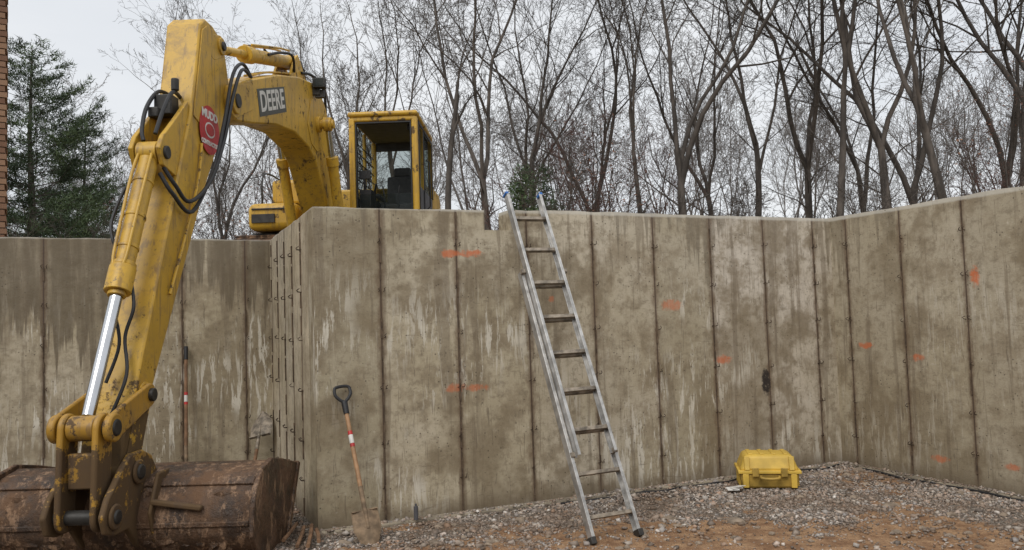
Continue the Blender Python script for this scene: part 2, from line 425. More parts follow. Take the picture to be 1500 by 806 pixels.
rp = nt.nodes.new('ShaderNodeNewGeometry').outputs['Random Per Island']
cr = nt.nodes.new('ShaderNodeValToRGB'); nt.links.new(rp, cr.inputs[0]); e = cr.color_ramp.elements
e[0].color = (.11,.09,.075,1); e[1].color = (.74,.70,.65,1)
for p_, c_ in ((.25,(.22,.185,.155,1)),(.45,(.38,.29,.225,1)),(.62,(.30,.275,.26,1)),(.80,(.50,.45,.39,1)),(.95,(.40,.25,.165,1))):
    k = e.new(p_); k.color = c_
nt.links.new(mix(nt, mr(nt, nz(nt, wpos(nt), 2.2, 5, .65), .44, .60, 0, .65), cr.outputs[0], (.18,.12,.078)), b.inputs['Base Color'])
link('gravel', np_mesh('gravel', J.reshape(-1,3), FF, [m]))
print('stones', n)

# ------------------------------------------------------------------ upper ground
gu = [-400,-200,-100,-60,-40,-25,-15,-7.25,-3,.25,2.5,5.45,10,16,25,40,60,100,200,400]
gv = [-400,-200,-100,-50,-25,-10.25,-5,0.25,2.74,6,10,14,18,22,27,34,45,60,80,120,200,400]
V = []; F = []
def gh(p):
    d = p.y
    return 2.04 + .25*noise.noise(Vector((p.x,p.y,0))*.12)*min(1,max(0,(abs(d)-14)/10)) + max(0, d-18)*.045*(1 if d < 120 else 120/d)
for v in gv:
    for u in gu:
        p = W(u, v); V.append((p.x, p.y, gh(p)))
for j in range(len(gv)-1):
    for i in range(len(gu)-1):
        uc = (gu[i]+gu[i+1])/2; vc = (gv[j]+gv[j+1])/2
        if -7.25 < uc < .25 and -10.25 < vc < 2.74: continue
        if .25 < uc < 5.45 and -10.25 < vc < .25: continue
        k = j*len(gu)+i; F.append((k, k+1, k+len(gu)+1, k+len(gu)))
m, nt, b = new_mat('leaf_litter_ground', .95); g = wpos(nt)
c = mix(nt, mr(nt, nz(nt, g, .6, 5, .7), .35, .65), (.16,.10,.055), (.24,.17,.09)); c = mix(nt, mr(nt, nz(nt, g, .15, 4), .5, .6, 0, .6), c, (.12,.13,.05))
nt.links.new(c, b.inputs['Base Color']); bump(nt, b, nz(nt, g, 8, 5), .6, .05)
link('ground', np_mesh('ground', np.array(V, float), np.array(F), [m], True))

# ------------------------------------------------------------------ EXCAVATOR
EX = empty('excavator', (-2.68, 5.6, 0), -R(1.5))
Y0 = 5.6
def part(mb, name, mats, bevel=.012, segs=2): return mb.build(name, mats, EX, bevel, segs)
def L(x, y, z): return Vector((x, y-Y0, z))
P_ = (7.2,3.58); T_ = (5.36,.62); G_ = (5.58,1.10); R_ = (5.10,.94); B_ = (5.06,.40); MT = (5.98,2.86); TP = (7.02,4.02)
mb = MB()
mb.prism([(5.26,.62),(5.30,.85),(5.44,1.1),(6.38,3.25),(6.48,3.60),(6.58,4.06),(6.68,4.14),(6.84,4.14),(7.06,4.08),(7.13,3.96),(7.20,3.76),(7.30,3.62),(7.28,3.48),(7.10,3.36),(6.62,2.66),(5.68,1.10),(5.52,.74),(5.44,.56),(5.32,.53)], -.14, .14, 0, Y0)
part(mb, 'stick', [M_yel], .014)
mb = MB()
for s in (-1,1):
    xo = .14*s; xi = .150*s
    mb.prism([(6.42,3.25),(6.50,3.58),(6.60,4.02),(6.70,4.09),(6.84,4.09),(6.72,3.58),(6.58,3.2)], min(xo,xi), max(xo,xi), 0, Y0)
    mb.plate((5.38,.62),(5.58,1.10), .09, .09, min(xo,xi), max(xo,xi), 0, Y0)
part(mb, 'stick_reinforcement', [M_yel], .004)
mb = MB()
mb.cyl(L(-.22,*P_), L(.22,*P_), .12); mb.cyl(L(-.235,*P_), L(.235,*P_), .065, mi=1)
mb.cyl(L(-.16,*TP), L(.16,*TP), .075); mb.cyl(L(-.18,*TP), L(.18,*TP), .04, mi=1)
mb.cyl(L(-.152,*T_), L(.152,*T_), .105); mb.cyl(L(-.215,*T_), L(.215,*T_), .055, mi=1)
mb.cyl(L(-.153,*G_), L(.153,*G_), .085); mb.cyl(L(-.215,*G_), L(.215,*G_), .045, mi=1)
part(mb, 'pivot_bosses', [M_yel, M_dark], .006)
mb = MB()
def lerp(a, b_, t): return (a[0]+(b_[0]-a[0])*t, a[1]+(b_[1]-a[1])*t)
a0, a1 = MT, R_
mb.cyl(L(0,*lerp(a0,a1,.03)), L(0,*lerp(a0,a1,.50)), .070)
mb.cyl(L(0,*lerp(a0,a1,.46)), L(0,*lerp(a0,a1,.55)), .088)
mb.cyl(L(0,*lerp(a0,a1,.445)), L(0,*lerp(a0,a1,.46)), .083)
mb.cyl(L(0,*lerp(a0,a1,.55)), L(0,*lerp(a0,a1,.565)), .060)
mb.cyl(L(-.075,*MT), L(.075,*MT), .085)
mb.cyl(L(0,*lerp(a0,a1,.56)), L(0,*lerp(a0,a1,.965)), .041, mi=1)
mb.cyl(L(-.085,*R_), L(.085,*R_), .08, mi=2)
for s in (-1,1):
    q = [L(.05*s,*lerp(a0,a1,.02))+Vector((0,-.06,.02)), L(.055*s,*lerp(a0,a1,.1))+Vector((0,-.085,0)), L(.05*s,*lerp(a0,a1,.3))+Vector((0,-.085,0)), L(.045*s,*lerp(a0,a1,.42))+Vector((0,-.08,0)), L(.02*s,*lerp(a0,a1,.47))+Vector((0,-.07,0))]
    mb.tube(q, .012, 8, 0, 4)
for t in (.12,.26,.38): mb.cyl(L(0,*lerp(a0,a1,t)), L(0,*lerp(a0,a1,t+.012)), .076, mi=0)
part(mb, 'bucket_cylinder', [M_yel, M_chrome, M_yelmud, M_dark], .006)
mb = MB()
for s in (-1,1):
    x0, x1 = sorted((.085*s, .12*s))
    mb.prism([(5.94,2.76),(5.88,2.88),(5.94,2.98),(6.06,3.08),(6.38,3.36),(6.36,2.9),(6.20,2.70)], x0, x1, 0, Y0)
mb.cyl(L(-.14,*MT), L(.14,*MT), .05, mi=1)
part(mb, 'cylinder_bracket', [M_yel, M_dark], .006)
mb = MB()
for s in (-1,1):
    x0, x1 = sorted((.156*s, .188*s)); mb.plate(G_, R_, .08, .09, x0, x1, 0, Y0)
    x0, x1 = sorted((.09*s, .13*s)); mb.plate(R_, B_, .095, .09, x0, x1, 0, Y0)
mb.cyl(L(-.21,*R_), L(.21,*R_), .055, mi=1); mb.cyl(L(-.20,*R_), L(-.15,*R_), .09); mb.cyl(L(.15,*R_), L(.20,*R_), .09)
mb.box(L(0,5.08,.68), (.18,.06,.22), 0)
part(mb, 'bucket_linkage', [M_yelmud, M_dark], .012)
XL, XR = -.86, .97
outer = [(6.22,.50),(5.95,.56),(5.72,.60),(5.54,.565),(5.42,.47),(5.355,.34),(5.35,.20),(5.42,.09),(5.55,.02),(5.75,.0),(5.98,.0)]
inner = [(5.98,.03),(5.76,.03),(5.57,.05),(5.45,.11),(5.385,.21),(5.39,.33),(5.45,.45),(5.56,.535),(5.72,.57),(5.95,.53),(6.22,.47)]
mb = MB(); mb.prism(outer+inner, XL+.03, XR-.03, 0, Y0)
side = [(6.30,.50),(5.96,.585),(5.72,.63),(5.52,.595),(5.39,.49),(5.325,.35),(5.32,.19),(5.40,.07),(5.54,.0),(5.75,-.02),(6.0,-.02)]
for x0, x1 in ((XL-.005, XL+.03), (XR-.03, XR+.005)): mb.prism(side, x0, x1, 0, Y0)
mb.box(L((XL+XR)/2, 5.97, -.005), (XR-XL+.02, .16, .03))
mb.box(L((XL+XR)/2, 6.2, .515), (XR-XL-.07, .10, .035))
mb.box(L((XL+XR)/2, 5.47, .525), (XR-XL-.07, .02, .06), 0, Matrix.Rotation(R(-40),3,'X'))
mb.box(L((XL+XR)/2, 5.347, .27), (XR-XL-.07, .014, .035))
for x in (XL+.012, XR-.012): mb.box(L(x, 6.17, .26), (.06,.05,.56), 0, Matrix.Rotation(R(-31),3,'X'))
part(mb, 'bucket_shell', [M_rust], .01)
mb = MB(); rmd = random.Random(12)
for k in range(75):
    bmx = bmesh.new(); bmesh.ops.create_icosphere(bmx, subdivisions=2, radius=1)
    t = rmd.random(); cx = rmd.uniform(XL+.1, XR-.1); 
    yz = lerp((5.42,.09),(5.36,.22),rmd.random()) if t < .4 else lerp((5.36,.22),(5.42,.46),rmd.random()) if t < .7 else lerp((5.58,.58),(6.1,.54),rmd.random())
    s3 = Vector((rmd.uniform(.02,.09), rmd.uniform(.010,.018), rmd.uniform(.015,.045)))
    if t >= .7: s3 = Vector((s3.x, s3.z, s3.y*.7))
    o_ = Vector((rmd.random()*40,0,0))
    vs = [Vector((v.co.x*s3.x, v.co.y*s3.y, v.co.z*s3.z))*(1+.6*noise.noise(v.co*1.6+o_))+L(cx,*yz) for v in bmx.verts]
    fs = [[v.index for v in f.verts] for f in bmx.faces]; bmx.free(); mb.add(vs, fs, 0)
part(mb, 'caked_mud', [M_rust], 0)
mb = MB()
for s in (-1,1):
    x0, x1 = sorted((.16*s, .20*s))
    mb.prism([(5.66,.56),(5.56,.70),(5.44,.75),(5.28,.745),(5.18,.68),(5.0,.52),(4.94,.42),(4.98,.31),(5.08,.28),(5.24,.28),(5.38,.12),(5.42,.30)], x0, x1, 0, Y0)
    for p in (T_, B_):
        x0, x1 = sorted((.20*s, .222*s)); mb.cyl(L(x0,*p), L(x1,*p), .08)
    mb.prism([(5.60,.60),(5.42,.60),(5.30,.36),(5.37,.15),(5.5,.5)], s*.30-.012, s*.30+.012, 0, Y0)
mb.cyl(L(-.234,*B_), L(.234,*B_), .045, mi=1); mb.cyl(L(-.236,*T_), L(.236,*T_), .05, mi=1)
mb.box(L(.46, 5.35, .40), (.34,.05,.035), 0, Matrix.Rotation(R(8),3,'Y'))
part(mb, 'bucket_ears', [M_yelmud, M_dark], .012)
mb = MB()
mb.prism([(7.08,3.58),(7.12,3.70),(7.22,3.74),(7.75,3.95),(8.5,4.22),(9.3,4.44),(9.9,4.54),(10.2,4.53),(10.5,4.38),(10.8,4.02),(11.2,3.35),(11.68,2.72),(11.62,2.55),(11.45,2.52),(11.0,2.72),(10.55,3.02),(10.2,3.36),(9.95,3.58),(9.66,3.69),(9.1,3.74),(8.4,3.66),(7.8,3.52),(7.3,3.42),(7.14,3.44)], -.18, .18, 0, Y0)
part(mb, 'boom', [M_yel2], .016)
mb = MB()
for s in (-1,1):
    xs_ = sorted((.18*s,.190*s)); mb.prism([(9.6,3.95),(9.75,4.3),(10.1,4.4),(10.35,4.25),(10.3,3.8),(10.0,3.7),(9.75,3.75)], xs_[0], xs_[1], 0, Y0)
    xs_ = sorted((.18*s,.195*s)); mb.plate(P_, (7.6,3.72), .15, .12, xs_[0], xs_[1], 0, Y0)
BP = (10.02,4.05)
mb.cyl(L(-.40,*BP), L(.40,*BP), .055, mi=0); mb.cyl(L(-.23,*BP), L(.23,*BP), .10)
mb.cyl(L(-.3,11.55,2.65), L(.3,11.55,2.65), .12)
part(mb, 'boom_plates', [M_yel2], .006)
mb = MB()
for s in (-1,1):
    x = .32*s; c0 = (10.75,2.55); 
    mb.cyl(L(x,*c0), L(x,*lerp(c0,BP,.72)), .065); mb.cyl(L(x,*lerp(c0,BP,.68)), L(x,*lerp(c0,BP,.75)), .078)
    mb.cyl(L(x,*lerp(c0,BP,.75)), L(x,*lerp(c0,BP,.95)), .04, mi=1); mb.cyl(L(x-.05,*BP), L(x+.05,*BP), .085)
part(mb, 'boom_cylinders', [M_yel2, M_chrome], .005)
mb = MB(); c0 = (9.50,4.68); c1 = TP
mb.cyl(L(0,*c0), L(0,*lerp(c0,c1,.58)), .072); mb.cyl(L(0,*lerp(c0,c1,.53)), L(0,*lerp(c0,c1,.61)), .088)
mb.cyl(L(0,*lerp(c0,c1,.61)), L(0,*lerp(c0,c1,.96)), .042, mi=0); mb.cyl(L(-.07,*c0), L(.07,*c0), .085); mb.cyl(L(-.07,*c1), L(.07,*c1), .085)
for s in (-1,1):
    xs_ = sorted((.08*s,.11*s)); mb.prism([(9.15,4.38),(9.40,4.70),(9.50,4.77),(9.60,4.72),(9.9,4.5),(9.7,4.44)], xs_[0], xs_[1], 0, Y0)
    mb.tube([L(.05*s,9.35,4.77),L(.05*s,9.0,4.68),L(.05*s,8.4,4.50),L(.04*s,8.1,4.41)], .013, 8, 0, 4)
part(mb, 'arm_cylinder', [M_yel2, M_chrome], .006)
mb = MB()
for s in (-1,1):
    xs_ = sorted((.09*s,.142*s)); mb.plate(TP, (6.86,3.96), .095, .11, xs_[0], xs_[1], 0, Y0)
part(mb, 'stick_fork', [M_yel], .006)
mb = MB()
def H(pts, r=.016): mb.tube([L(*p) for p in pts], r, 8, 0, 6)
H([(.20,7.6,3.92),(.26,7.2,3.86),(.27,6.95,3.55),(.26,6.75,3.1),(.24,6.5,2.72),(.20,6.2,2.52),(.16,6.05,2.62),(.10,5.98,2.75)])
H([(.17,7.7,3.95),(.23,7.3,3.95),(.25,7.0,3.75),(.25,6.8,3.3),(.23,6.6,2.85),(.2,6.25,2.45),(.16,6.0,2.55),(.09,5.94,2.70)])
H([(-.05,6.48,3.42),(-.08,6.30,3.42),(-.09,6.12,3.25),(-.07,6.0,3.05),(-.04,5.96,2.95)])
H([(.03,6.46,3.40),(.05,6.26,3.40),(.06,6.08,3.22),(.05,5.96,3.0)])
H([(-.16,6.15,2.75),(-.20,6.0,2.6),(-.22,5.85,2.35),(-.18,5.78,2.2),(-.14,5.80,2.1)], .012)
H([(.12,9.3,4.5),(.16,9.1,4.62),(.12,8.8,4.56),(.08,8.5,4.44)], .015)
H([(-.12,9.5,4.55),(-.16,9.3,4.69),(-.12,9.0,4.66),(-.06,8.8,4.6)], .015)
H([(.05,5.58,1.9),(.10,5.52,1.7),(.05,5.50,1.5),(.10,5.42,1.25),(.04,5.34,1.0)], .012)
H([(-.04,5.60,1.95),(-.02,5.50,1.7),(.02,5.48,1.45),(-.03,5.40,1.2)], .012)
H([(.15,10.6,4.35),(.2,10.3,4.6),(.16,9.9,4.64),(.12,9.6,4.58)], .018)
part(mb, 'hydraulic_hoses', [M_black], 0)
mb = MB()
for s in (.03,.06,.09):
    mb.tube([L(s,7.9,4.03),L(s,8.5,4.25),L(s,9.3,4.47),L(s,9.9,4.565)], .011, 6, 0, 3)
mb.tube([L(.155,6.55,3.05),L(.165,6.45,2.72),L(.165,6.2,2.25),L(.155,5.95,1.8)], .012, 6, 0, 4)
part(mb, 'steel_lines', [M_yel2], 0)
mb = MB(); mb.box(L(-.02,6.30,3.30), (.14,.14,.16), 0); mb.box(L(-.06,6.20,3.22), (.08,.10,.08), 0); mb.cyl(L(.05,6.3,3.42), L(.05,6.3,3.52), .03); part(mb, 'hose_manifold', [M_dark], .01)
mb = MB(); mb.box(L(.27,9.85,4.52), (.15,.10,.12), 0); mb.box(L(.27,9.795,4.52), (.12,.012,.09), 1); mb.box(L(.22,9.87,4.44), (.10,.03,.12), 0)
mb.box(L(.26,9.9,4.40), (.11,.06,.10), 0); part(mb, 'work_lights', [M_dark, M_glass], .012)
ds = Vector((0, 9.0-7.8, 4.36-3.98)).normalized()
def text(name, body, size, mat, origin, dirv, up, off=.0, sx=1.0):
    cu = bpy.data.curves.new(name, 'FONT'); cu.body = body; cu.size = size; cu.extrude = .0012; cu.offset = off
    cu.align_x = 'CENTER'; cu.align_y = 'CENTER'
    ob = bpy.data.objects.new(name+'_tmp', cu); scene.collection.objects.link(ob)
    dg = bpy.context.evaluated_depsgraph_get(); me = bpy.data.meshes.new_from_object(ob.evaluated_get(dg))
    bpy.data.objects.remove(ob); me.materials.clear(); me.materials.append(mat)
    o2 = bpy.data.objects.new(name, me); scene.collection.objects.link(o2); o2.parent = EX
    x = dirv.normalized()*sx; n = dirv.normalized().cross(up).normalized(); y = n.cross(dirv.normalized())
    Mx = Matrix((x, y, n)).transposed().to_4x4(); Mx.translation = origin
    o2.matrix_local = Mx; return o2
ctr = L(.181, 8.30, 3.88)
mb = MB(); u2 = Vector((0,-ds.z,ds.y))
def quad(c, hw, hh, x, mi=0):
    a_, b2 = ds*hw, u2*hh; vs = [c-a_-b2, c+a_-b2, c+a_+b2, c-a_+b2]; vs = [Vector((x, v.y, v.z)) for v in vs]
    vs += [v+Vector((.003,0,0)) for v in vs]
    mb.add(vs, [(0,1,2,3),(4,5,6,7),(0,1,5,4),(1,2,6,5),(2,3,7,6),(3,0,4,7)], mi)
quad(ctr, .46, .135, .180); part(mb, 'boom_decal', [M_decal], 0)
text('boom_lettering', 'DEERE', .285, M_white, L(.1845,8.30,3.88), ds, u2, .006, 1.0)
sd = Vector((0, 1, 0)); su = Vector((0,0,1))
lc = L(.153, 6.72, 3.20)
mb = MB(); 
def disc(r1, r2, x, mi):
    vs = [(x, lc.y+r1*math.cos(t), lc.z+r2*math.sin(t)) for t in [2*math.pi*i/40 for i in range(40)]]
    vs2 = [(x+.0025, v[1], v[2]) for v in vs]; mb.add(vs+vs2, [tuple(range(40)), tuple(range(40,80))]+[(i,(i+1)%40,40+(i+1)%40,40+i) for i in range(40)], mi)
disc(.205,.205,.1525,0); disc(.10,.065,.1555,1); disc(.085,.050,.1585,0)
part(mb, 'company_decal', [M_red, M_white], 0)
text('company_lettering', 'MUDD', .095, M_white, lc+Vector((.0035,0,.122)), sd, su, .004, 1.15)
text('company_lettering_2', 'CONTRACTOR', .05, M_white, lc+Vector((.0035,0,-.115)), sd, su, .003)
# cab
cx0, cx1, cy0, cy1, cz0, cz1 = .30, 1.27, 11.25, 12.95, 2.86, 4.50
mb = MB()
def bar(x0,x1,y0,y1,z0,z1,mi=0): mb.box(L((x0+x1)/2,(y0+y1)/2,(z0+z1)/2), (x1-x0,y1-y0,z1-z0), mi)
bar(cx0,cx0+.085,cy0,cy0+.10,cz0,cz1-.06); bar(cx1-.085,cx1,cy0,cy0+.10,cz0,cz1-.06)
bar(cx0+.02,cx1-.02,cy0+.003,cy0+.103,cz1-.12,cz1-.045)
bar(cx0,cx1,cy0+.005,cy0+.09,cz0,cz0+.14)
bar(cx0,cx0+.07,cy1-.1,cy1,cz0,cz1-.06); bar(cx1-.07,cx1,cy1-.1,cy1,cz0,cz1-.06)
bar(cx1-.06,cx1-.003,cy0+.62,cy0+.72,cz0,cz1-.08); bar(cx0+.003,cx0+.05,cy0+.9,cy0+.98,cz0,cz1-.08)
part(mb, 'cab_frame', [M_yel2], .03, 3)
mb = MB(); bar(cx0-.01,cx1+.01,cy0-.03,cy1+.02,cz1-.055,cz1+.02); part(mb, 'cab_roof', [M_yel2], .035, 3)
mb = MB()
bar(cx1-.045,cx1-.006,cy0+.10,cy1-.1,cz0,cz0+.62); bar(cx0+.006,cx0+.045,cy0+.1,cy1-.1,cz0,cz0+.5)
bar(cx0+.07,cx1-.07,cy1-.06,cy1-.02,cz0,cz0+.62); bar(cx0+.03,cx1-.03,cy0+.1,cy1-.08,cz0,cz0+.05)
bar(cx0+.07,cx1-.07,cy1-.06,cy1-.02,cz1-.20,cz1-.05)
bar(cx0+.05,cx1-.05,cy0+.13,cy1-.12,cz1-.085,cz1-.058)
part(mb, 'cab_panels', [M_grey], .008)
mb = MB()
for xx in (cx0+.088, cx1-.108): bar(xx,xx+.02,cy0+.02,cy0+.09,cz0+.14,cz1-.13)
bar(cx0+.088,cx1-.088,cy0+.02,cy0+.09,cz1-.145,cz1-.121)
bar(cx1-.004,cx1+.008,cy0+.10,cy0+.14,cz0+.05,cz1-.1); bar(cx1-.004,cx1+.008,cy0+.58,cy0+.62,cz0+.05,cz1-.1); bar(cx1-.004,cx1+.008,cy0+.1,cy0+.62,cz1-.14,cz1-.1)
bar(cx1-.004,cx1+.008,cy0+.72,cy1-.1,cz1-.14,cz1-.1); bar(cx1-.004,cx1+.008,cy1-.15,cy1-.1,cz0+.62,cz1-.1)
for k in range(6): bar(cx0+.05,cx0+.062,cy0+.2,cy1-.2,cz0+.62+k*.13,cz0+.635+k*.13)
mb.tube([L(cx1+.02,cy0+.7,3.2),L(cx1+.07,cy0+.7,3.25),L(cx1+.07,cy0+.7,3.9),L(cx1+.02,cy0+.7,3.95)], .012, 6)
part(mb, 'cab_trim', [M_black], .003)
mb = MB()
bar(cx1-.03,cx1-.024,cy0+.1,cy0+.62,cz0+.62,cz1-.1); bar(cx1-.03,cx1-.024,cy0+.72,cy1-.1,cz0+.62,cz1-.1)
bar(cx0+.02,cx0+.026,cy0+.1,cy1-.1,cz0+.5,cz1-.06); bar(cx0+.07,cx1-.07,cy1-.04,cy1-.034,cz0+.62,cz1-.20)
bar(cx0+.11,cx1-.11,cy0+.05,cy0+.056,cz0+.14,cz0+.5)
part(mb, 'cab_glass', [M_glass], 0)
mb = MB(); sx_ = .84
bar(sx_-.25,sx_+.25,12.0,12.5,3.18,3.32); mb.box(L(sx_,12.52,3.56), (.46,.13,.50), 0, Matrix.Rotation(R(-8),3,'X'))
mb.box(L(sx_,12.57,3.88), (.26,.10,.15), 0, Matrix.Rotation(R(-8),3,'X'))
for s in (-1,1): bar(sx_+s*.30-.04,sx_+s*.30+.04,12.0,12.45,3.42,3.48)
part(mb, 'operator_seat', [M_seat], .045, 3)
mb = MB()
for s in (-1,1):
    bar(sx_+s*.34-.09,sx_+s*.34+.05,11.85,12.45,2.95,3.36); mb.tube([L(sx_+s*.32,11.95,3.36),L(sx_+s*.31,11.90,3.50),L(sx_+s*.28,11.86,3.60)], .018, 8)
    mb.tube([L(sx_+s*.1,11.55,2.95),L(sx_+s*.1,11.52,3.35),L(sx_+s*.12,11.5,3.5)], .012, 8)
bar(cx0+.1,cx0+.26,11.45,11.75,3.0,3.45)
mb.tube([L(cx0+.17,11.5,3.4),L(cx0+.17,11.45,3.62)], .02, 8); mb.box(L(cx0+.18,11.45,3.66), (.16,.05,.12), 0)
mb.box(L(cx1-.12,11.5,4.33),(.1,.12,.08)); mb.tube([L(cx0+.11,cy0+.0,3.3),L(cx0+.35,cy0-.01,3.9)],.007,5)
part(mb, 'cab_controls', [M_black], .008)
mb = MB()
bar(-1.05,1.27,11.1,14.3,2.66,2.84,1)
mb.prism([(12.98,2.85),(14.1,2.85),(14.1,3.62),(13.9,3.72),(12.98,3.72)], -1.03, 1.25, 0, Y0)
bar(-1.0,-.30,12.05,12.97,2.85,3.60)
part(mb, 'engine_house', [M_yel2, M_dark], .03, 3)
mb = MB()
pr = []
for i in range(13):
    t = math.pi*i/12; pr.append((.10+1.15*math.cos(t), 14.12+.62*math.sin(t)))
n = len(pr); vs = [(p[0], p[1]-Y0, 2.62) for p in pr]+[(p[0], p[1]-Y0, 3.6) for p in pr]
mb.add(vs, [(i,(i+1)%n,n+(i+1)%n,n+i) for i in range(n)]+[tuple(range(n)), tuple(range(n,2*n))]); part(mb, 'counterweight', [M_yel2], .05, 3)
mb = MB()
bar(-1.05,-.36,10.95,12.03,2.86,3.24); part(mb, 'tool_box', [M_yel2], .10, 4)
mb = MB()
bar(-.80,-.28,11.25,12.03,3.245,3.60); part(mb, 'fuel_tank', [M_yel2], .05, 3)
mb = MB()
bar(-.98,-.66,10.93,10.96,2.96,3.08); bar(-.98,-.42,10.93,10.958,3.14,3.16); bar(-1.058,-1.045,11.1,11.9,3.0,3.12)
mb.tube([L(-.95,11.3,3.24),L(-.95,11.3,3.58),L(-.95,11.5,3.74),L(-.95,12.2,3.74),L(-.95,12.25,3.6)], .014, 8, 0, 4)
mb.cyl(L(-.5,13.3,3.72), L(-.5,13.3,4.02), .05)
part(mb, 'handrail_and_vents', [M_dark], .004)
mb = MB()
mb.cyl(L(.03,12.6,2.45), L(.03,12.6,2.66), .55); mb.box(L(.03,12.6,2.36), (1.6,1.2,.24))
part(mb, 'swing_base', [M_dark], .02)
mb = MB()
for s in (-1,1):
    xc = .03+s*.95
    Lh, rr = 1.45, .36; zc = 2.42; loop = []
    for i in range(60):
        t = i/60*(4*Lh+2*math.pi*rr)
        if t < 2*Lh: loop.append((12.6-Lh+t, zc+rr, 0))
        elif t < 2*Lh+math.pi*rr: a_ = (t-2*Lh)/rr; loop.append((12.6+Lh+rr*math.sin(a_), zc+rr*math.cos(a_), -a_))
        elif t < 4*Lh+math.pi*rr: loop.append((12.6+Lh-(t-2*Lh-math.pi*rr), zc-rr, math.pi))
        else: a_ = (t-4*Lh-math.pi*rr)/rr; loop.append((12.6-Lh-rr*math.sin(a_), zc-rr*math.cos(a_), math.pi-a_))
    for (yy, zz, aa) in loop:
        mb.box(L(xc, yy, zz), (.6,.12,.045), 0, Matrix.Rotation(aa,3,'X')); mb.box(L(xc, yy, zz)+Matrix.Rotation(aa,3,'X') @ Vector((0,0,.03)), (.6,.02,.03), 0, Matrix.Rotation(aa,3,'X'))
    for k in range(7): mb.cyl(L(xc-.15, 11.4+k*.4, zc-.22), L(xc+.15, 11.4+k*.4, zc-.22), .10)
    for yy in (12.6-Lh, 12.6+Lh): mb.cyl(L(xc-.12, yy, zc), L(xc+.12, yy, zc), .30)
    mb.box(L(xc, 12.6, zc), (.25,2.5,.28), 1)
part(mb, 'tracks', [M_rust, M_yelmud], 0)

# ------------------------------------------------------------------ LADDER
foot = W(1.780, -1.31, .0); top = W(1.735, -.055, 2.47)
ld = (top-foot).normalized(); lx = Vector((CA, SA, 0)); lx = (lx-ld*lx.dot(ld)).normalized(); ln = ld.cross(lx)
ML = Matrix((lx, ln, ld)).transposed().to_4x4(); ML.translation = foot
LA = empty('extension_ladder')
LA.matrix_world = ML
def rail(mb, x, y, z0, z1, mi, s):
    mb.box((x, y, (z0+z1)/2), (.004,.066,z1-z0), mi)
    for dy in (-.031,.031): mb.box((x-s*.012, y+dy, (z0+z1)/2), (.0235,.004,z1-z0), mi)
mb = MB()
for s in (-1,1):
    rail(mb, .192*s, .0, .03, 2.14, 0, s)
for k in range(7):
    z = .18+.305*k; mb.box((0,0,z), (.375,.034,.026), 1)
ob = mb.build('base_section', [M_alu, M_alud], bevel=.002); ob.parent = LA
mb = MB()
for s in (-1,1): rail(mb, .160*s, -.058, .60, 2.86, 0, s)
for k in range(7):
    z = .18+.305*(k+2); mb.box((0,-.058,z), (.314,.036,.028), 1)
ob = mb.build('fly_section', [M_alu, M_alud], bevel=.002); ob.parent = LA
mb = MB()
for s in (-1,1):
    mb.box((.157*s,-.058,2.862), (.028,.070,.022), 0)
    mb.box((.188*s,0,.025), (.04,.08,.05), 1); mb.box((.185*s,-.05,2.12), (.035,.035,.035), 2); mb.box((.172*s,-.02,.62), (.04,.05,.035), 2)
ob = mb.build('caps_and_feet', [M_blue, M_dark, M_alud], bevel=.004); ob.parent = LA

# ------------------------------------------------------------------ SHOVELS
def shovel(name, tip, grip, dgrip=True, shaft=M_wood, bladem=None, face=Vector((0,-1,0)), BL=.29, BW=.115, bands=True):
    tip, grip = Vector(tip), Vector(grip); d = (grip-tip); Ln = d.length; d.normalize()
    x = face.cross(d).normalized(); y = d.cross(x).normalized()
    Mx = Matrix((x, y, d)).transposed().to_4x4(); Mx.translation = tip
    E = empty(name); E.matrix_world = Mx
    mb = MB(); rows = 9; cols = 8; g0 = []
    for i in range(rows+1):
        t = i/rows; z = BL*t
        w = BW*min(1, (.12+1.25*t**.6)) if t < .55 else BW*(1-.12*(t-.55))
        for j in range(cols+1):
            sx = j/cols*2-1; g0.append((sx*w, .028*(1-sx*sx)-(0.012*t), z))
    nv_ = len(g0); vs = g0+[(v[0], v[1]-.004, v[2]) for v in g0]; fs = []
    for i in range(rows):
        for j in range(cols):
            k = i*(cols+1)+j; q_ = (k,k+1,k+cols+2,k+cols+1); fs.append(q_); fs.append(tuple(a+nv_ for a in q_))
    mb.add(vs, fs, 0)
    for s in (-1,1): mb.box((s*BW*.55,.0,BL), (BW*.75,.03,.008))
    mb.cyl((0,.015,BL*.55), (0,.012,BL+.17), .012, .019, 14)
    ob = mb.build('blade', [bladem or M_blade]); ob.parent = E
    mb = MB(); e = Ln-(.12 if dgrip else 0)
    mb.cyl((0,.012,BL+.10), (0,.012,e), .0165, .0155, 14)
    ob = mb.build('shaft', [shaft]); ob.parent = E
    if bands:
        mb = MB(); z0 = BL+(Ln-BL)*.50
        mb.cyl((0,.012,z0), (0,.012,z0+.025), .0172, mi=0); mb.cyl((0,.012,z0+.027), (0,.012,z0+.09), .0172, mi=1); mb.cyl((0,.012,z0+.092), (0,.012,z0+.12), .0172, mi=0)
        ob = mb.build('label', [M_red, M_white]); ob.parent = E
    mb = MB()
    if dgrip:
        mb.cyl((0,.012,e-.09), (0,.012,e+.005), .021, .024, 14)
        mb.tube([(0,.012,e),(-.028,.012,e+.022),(-.056,.012,e+.06),(-.058,.012,e+.10),(-.045,.012,e+.122),(0,.012,e+.128),(.045,.012,e+.122),(.058,.012,e+.10),(.056,.012,e+.06),(.028,.012,e+.022),(0,.012,e)], .0125, 8, 0, 4)
    else: mb.cyl((0,.012,e-.12), (0,.012,e+.01), .02, .02, 14)
    ob = mb.build('grip', [M_black]); ob.parent = E
    return E
shovel('shovel', W(.275,-.53,-.05), W(.185,-.035,1.06), face=(W(0,-1)-W(0,0)), BW=.10)
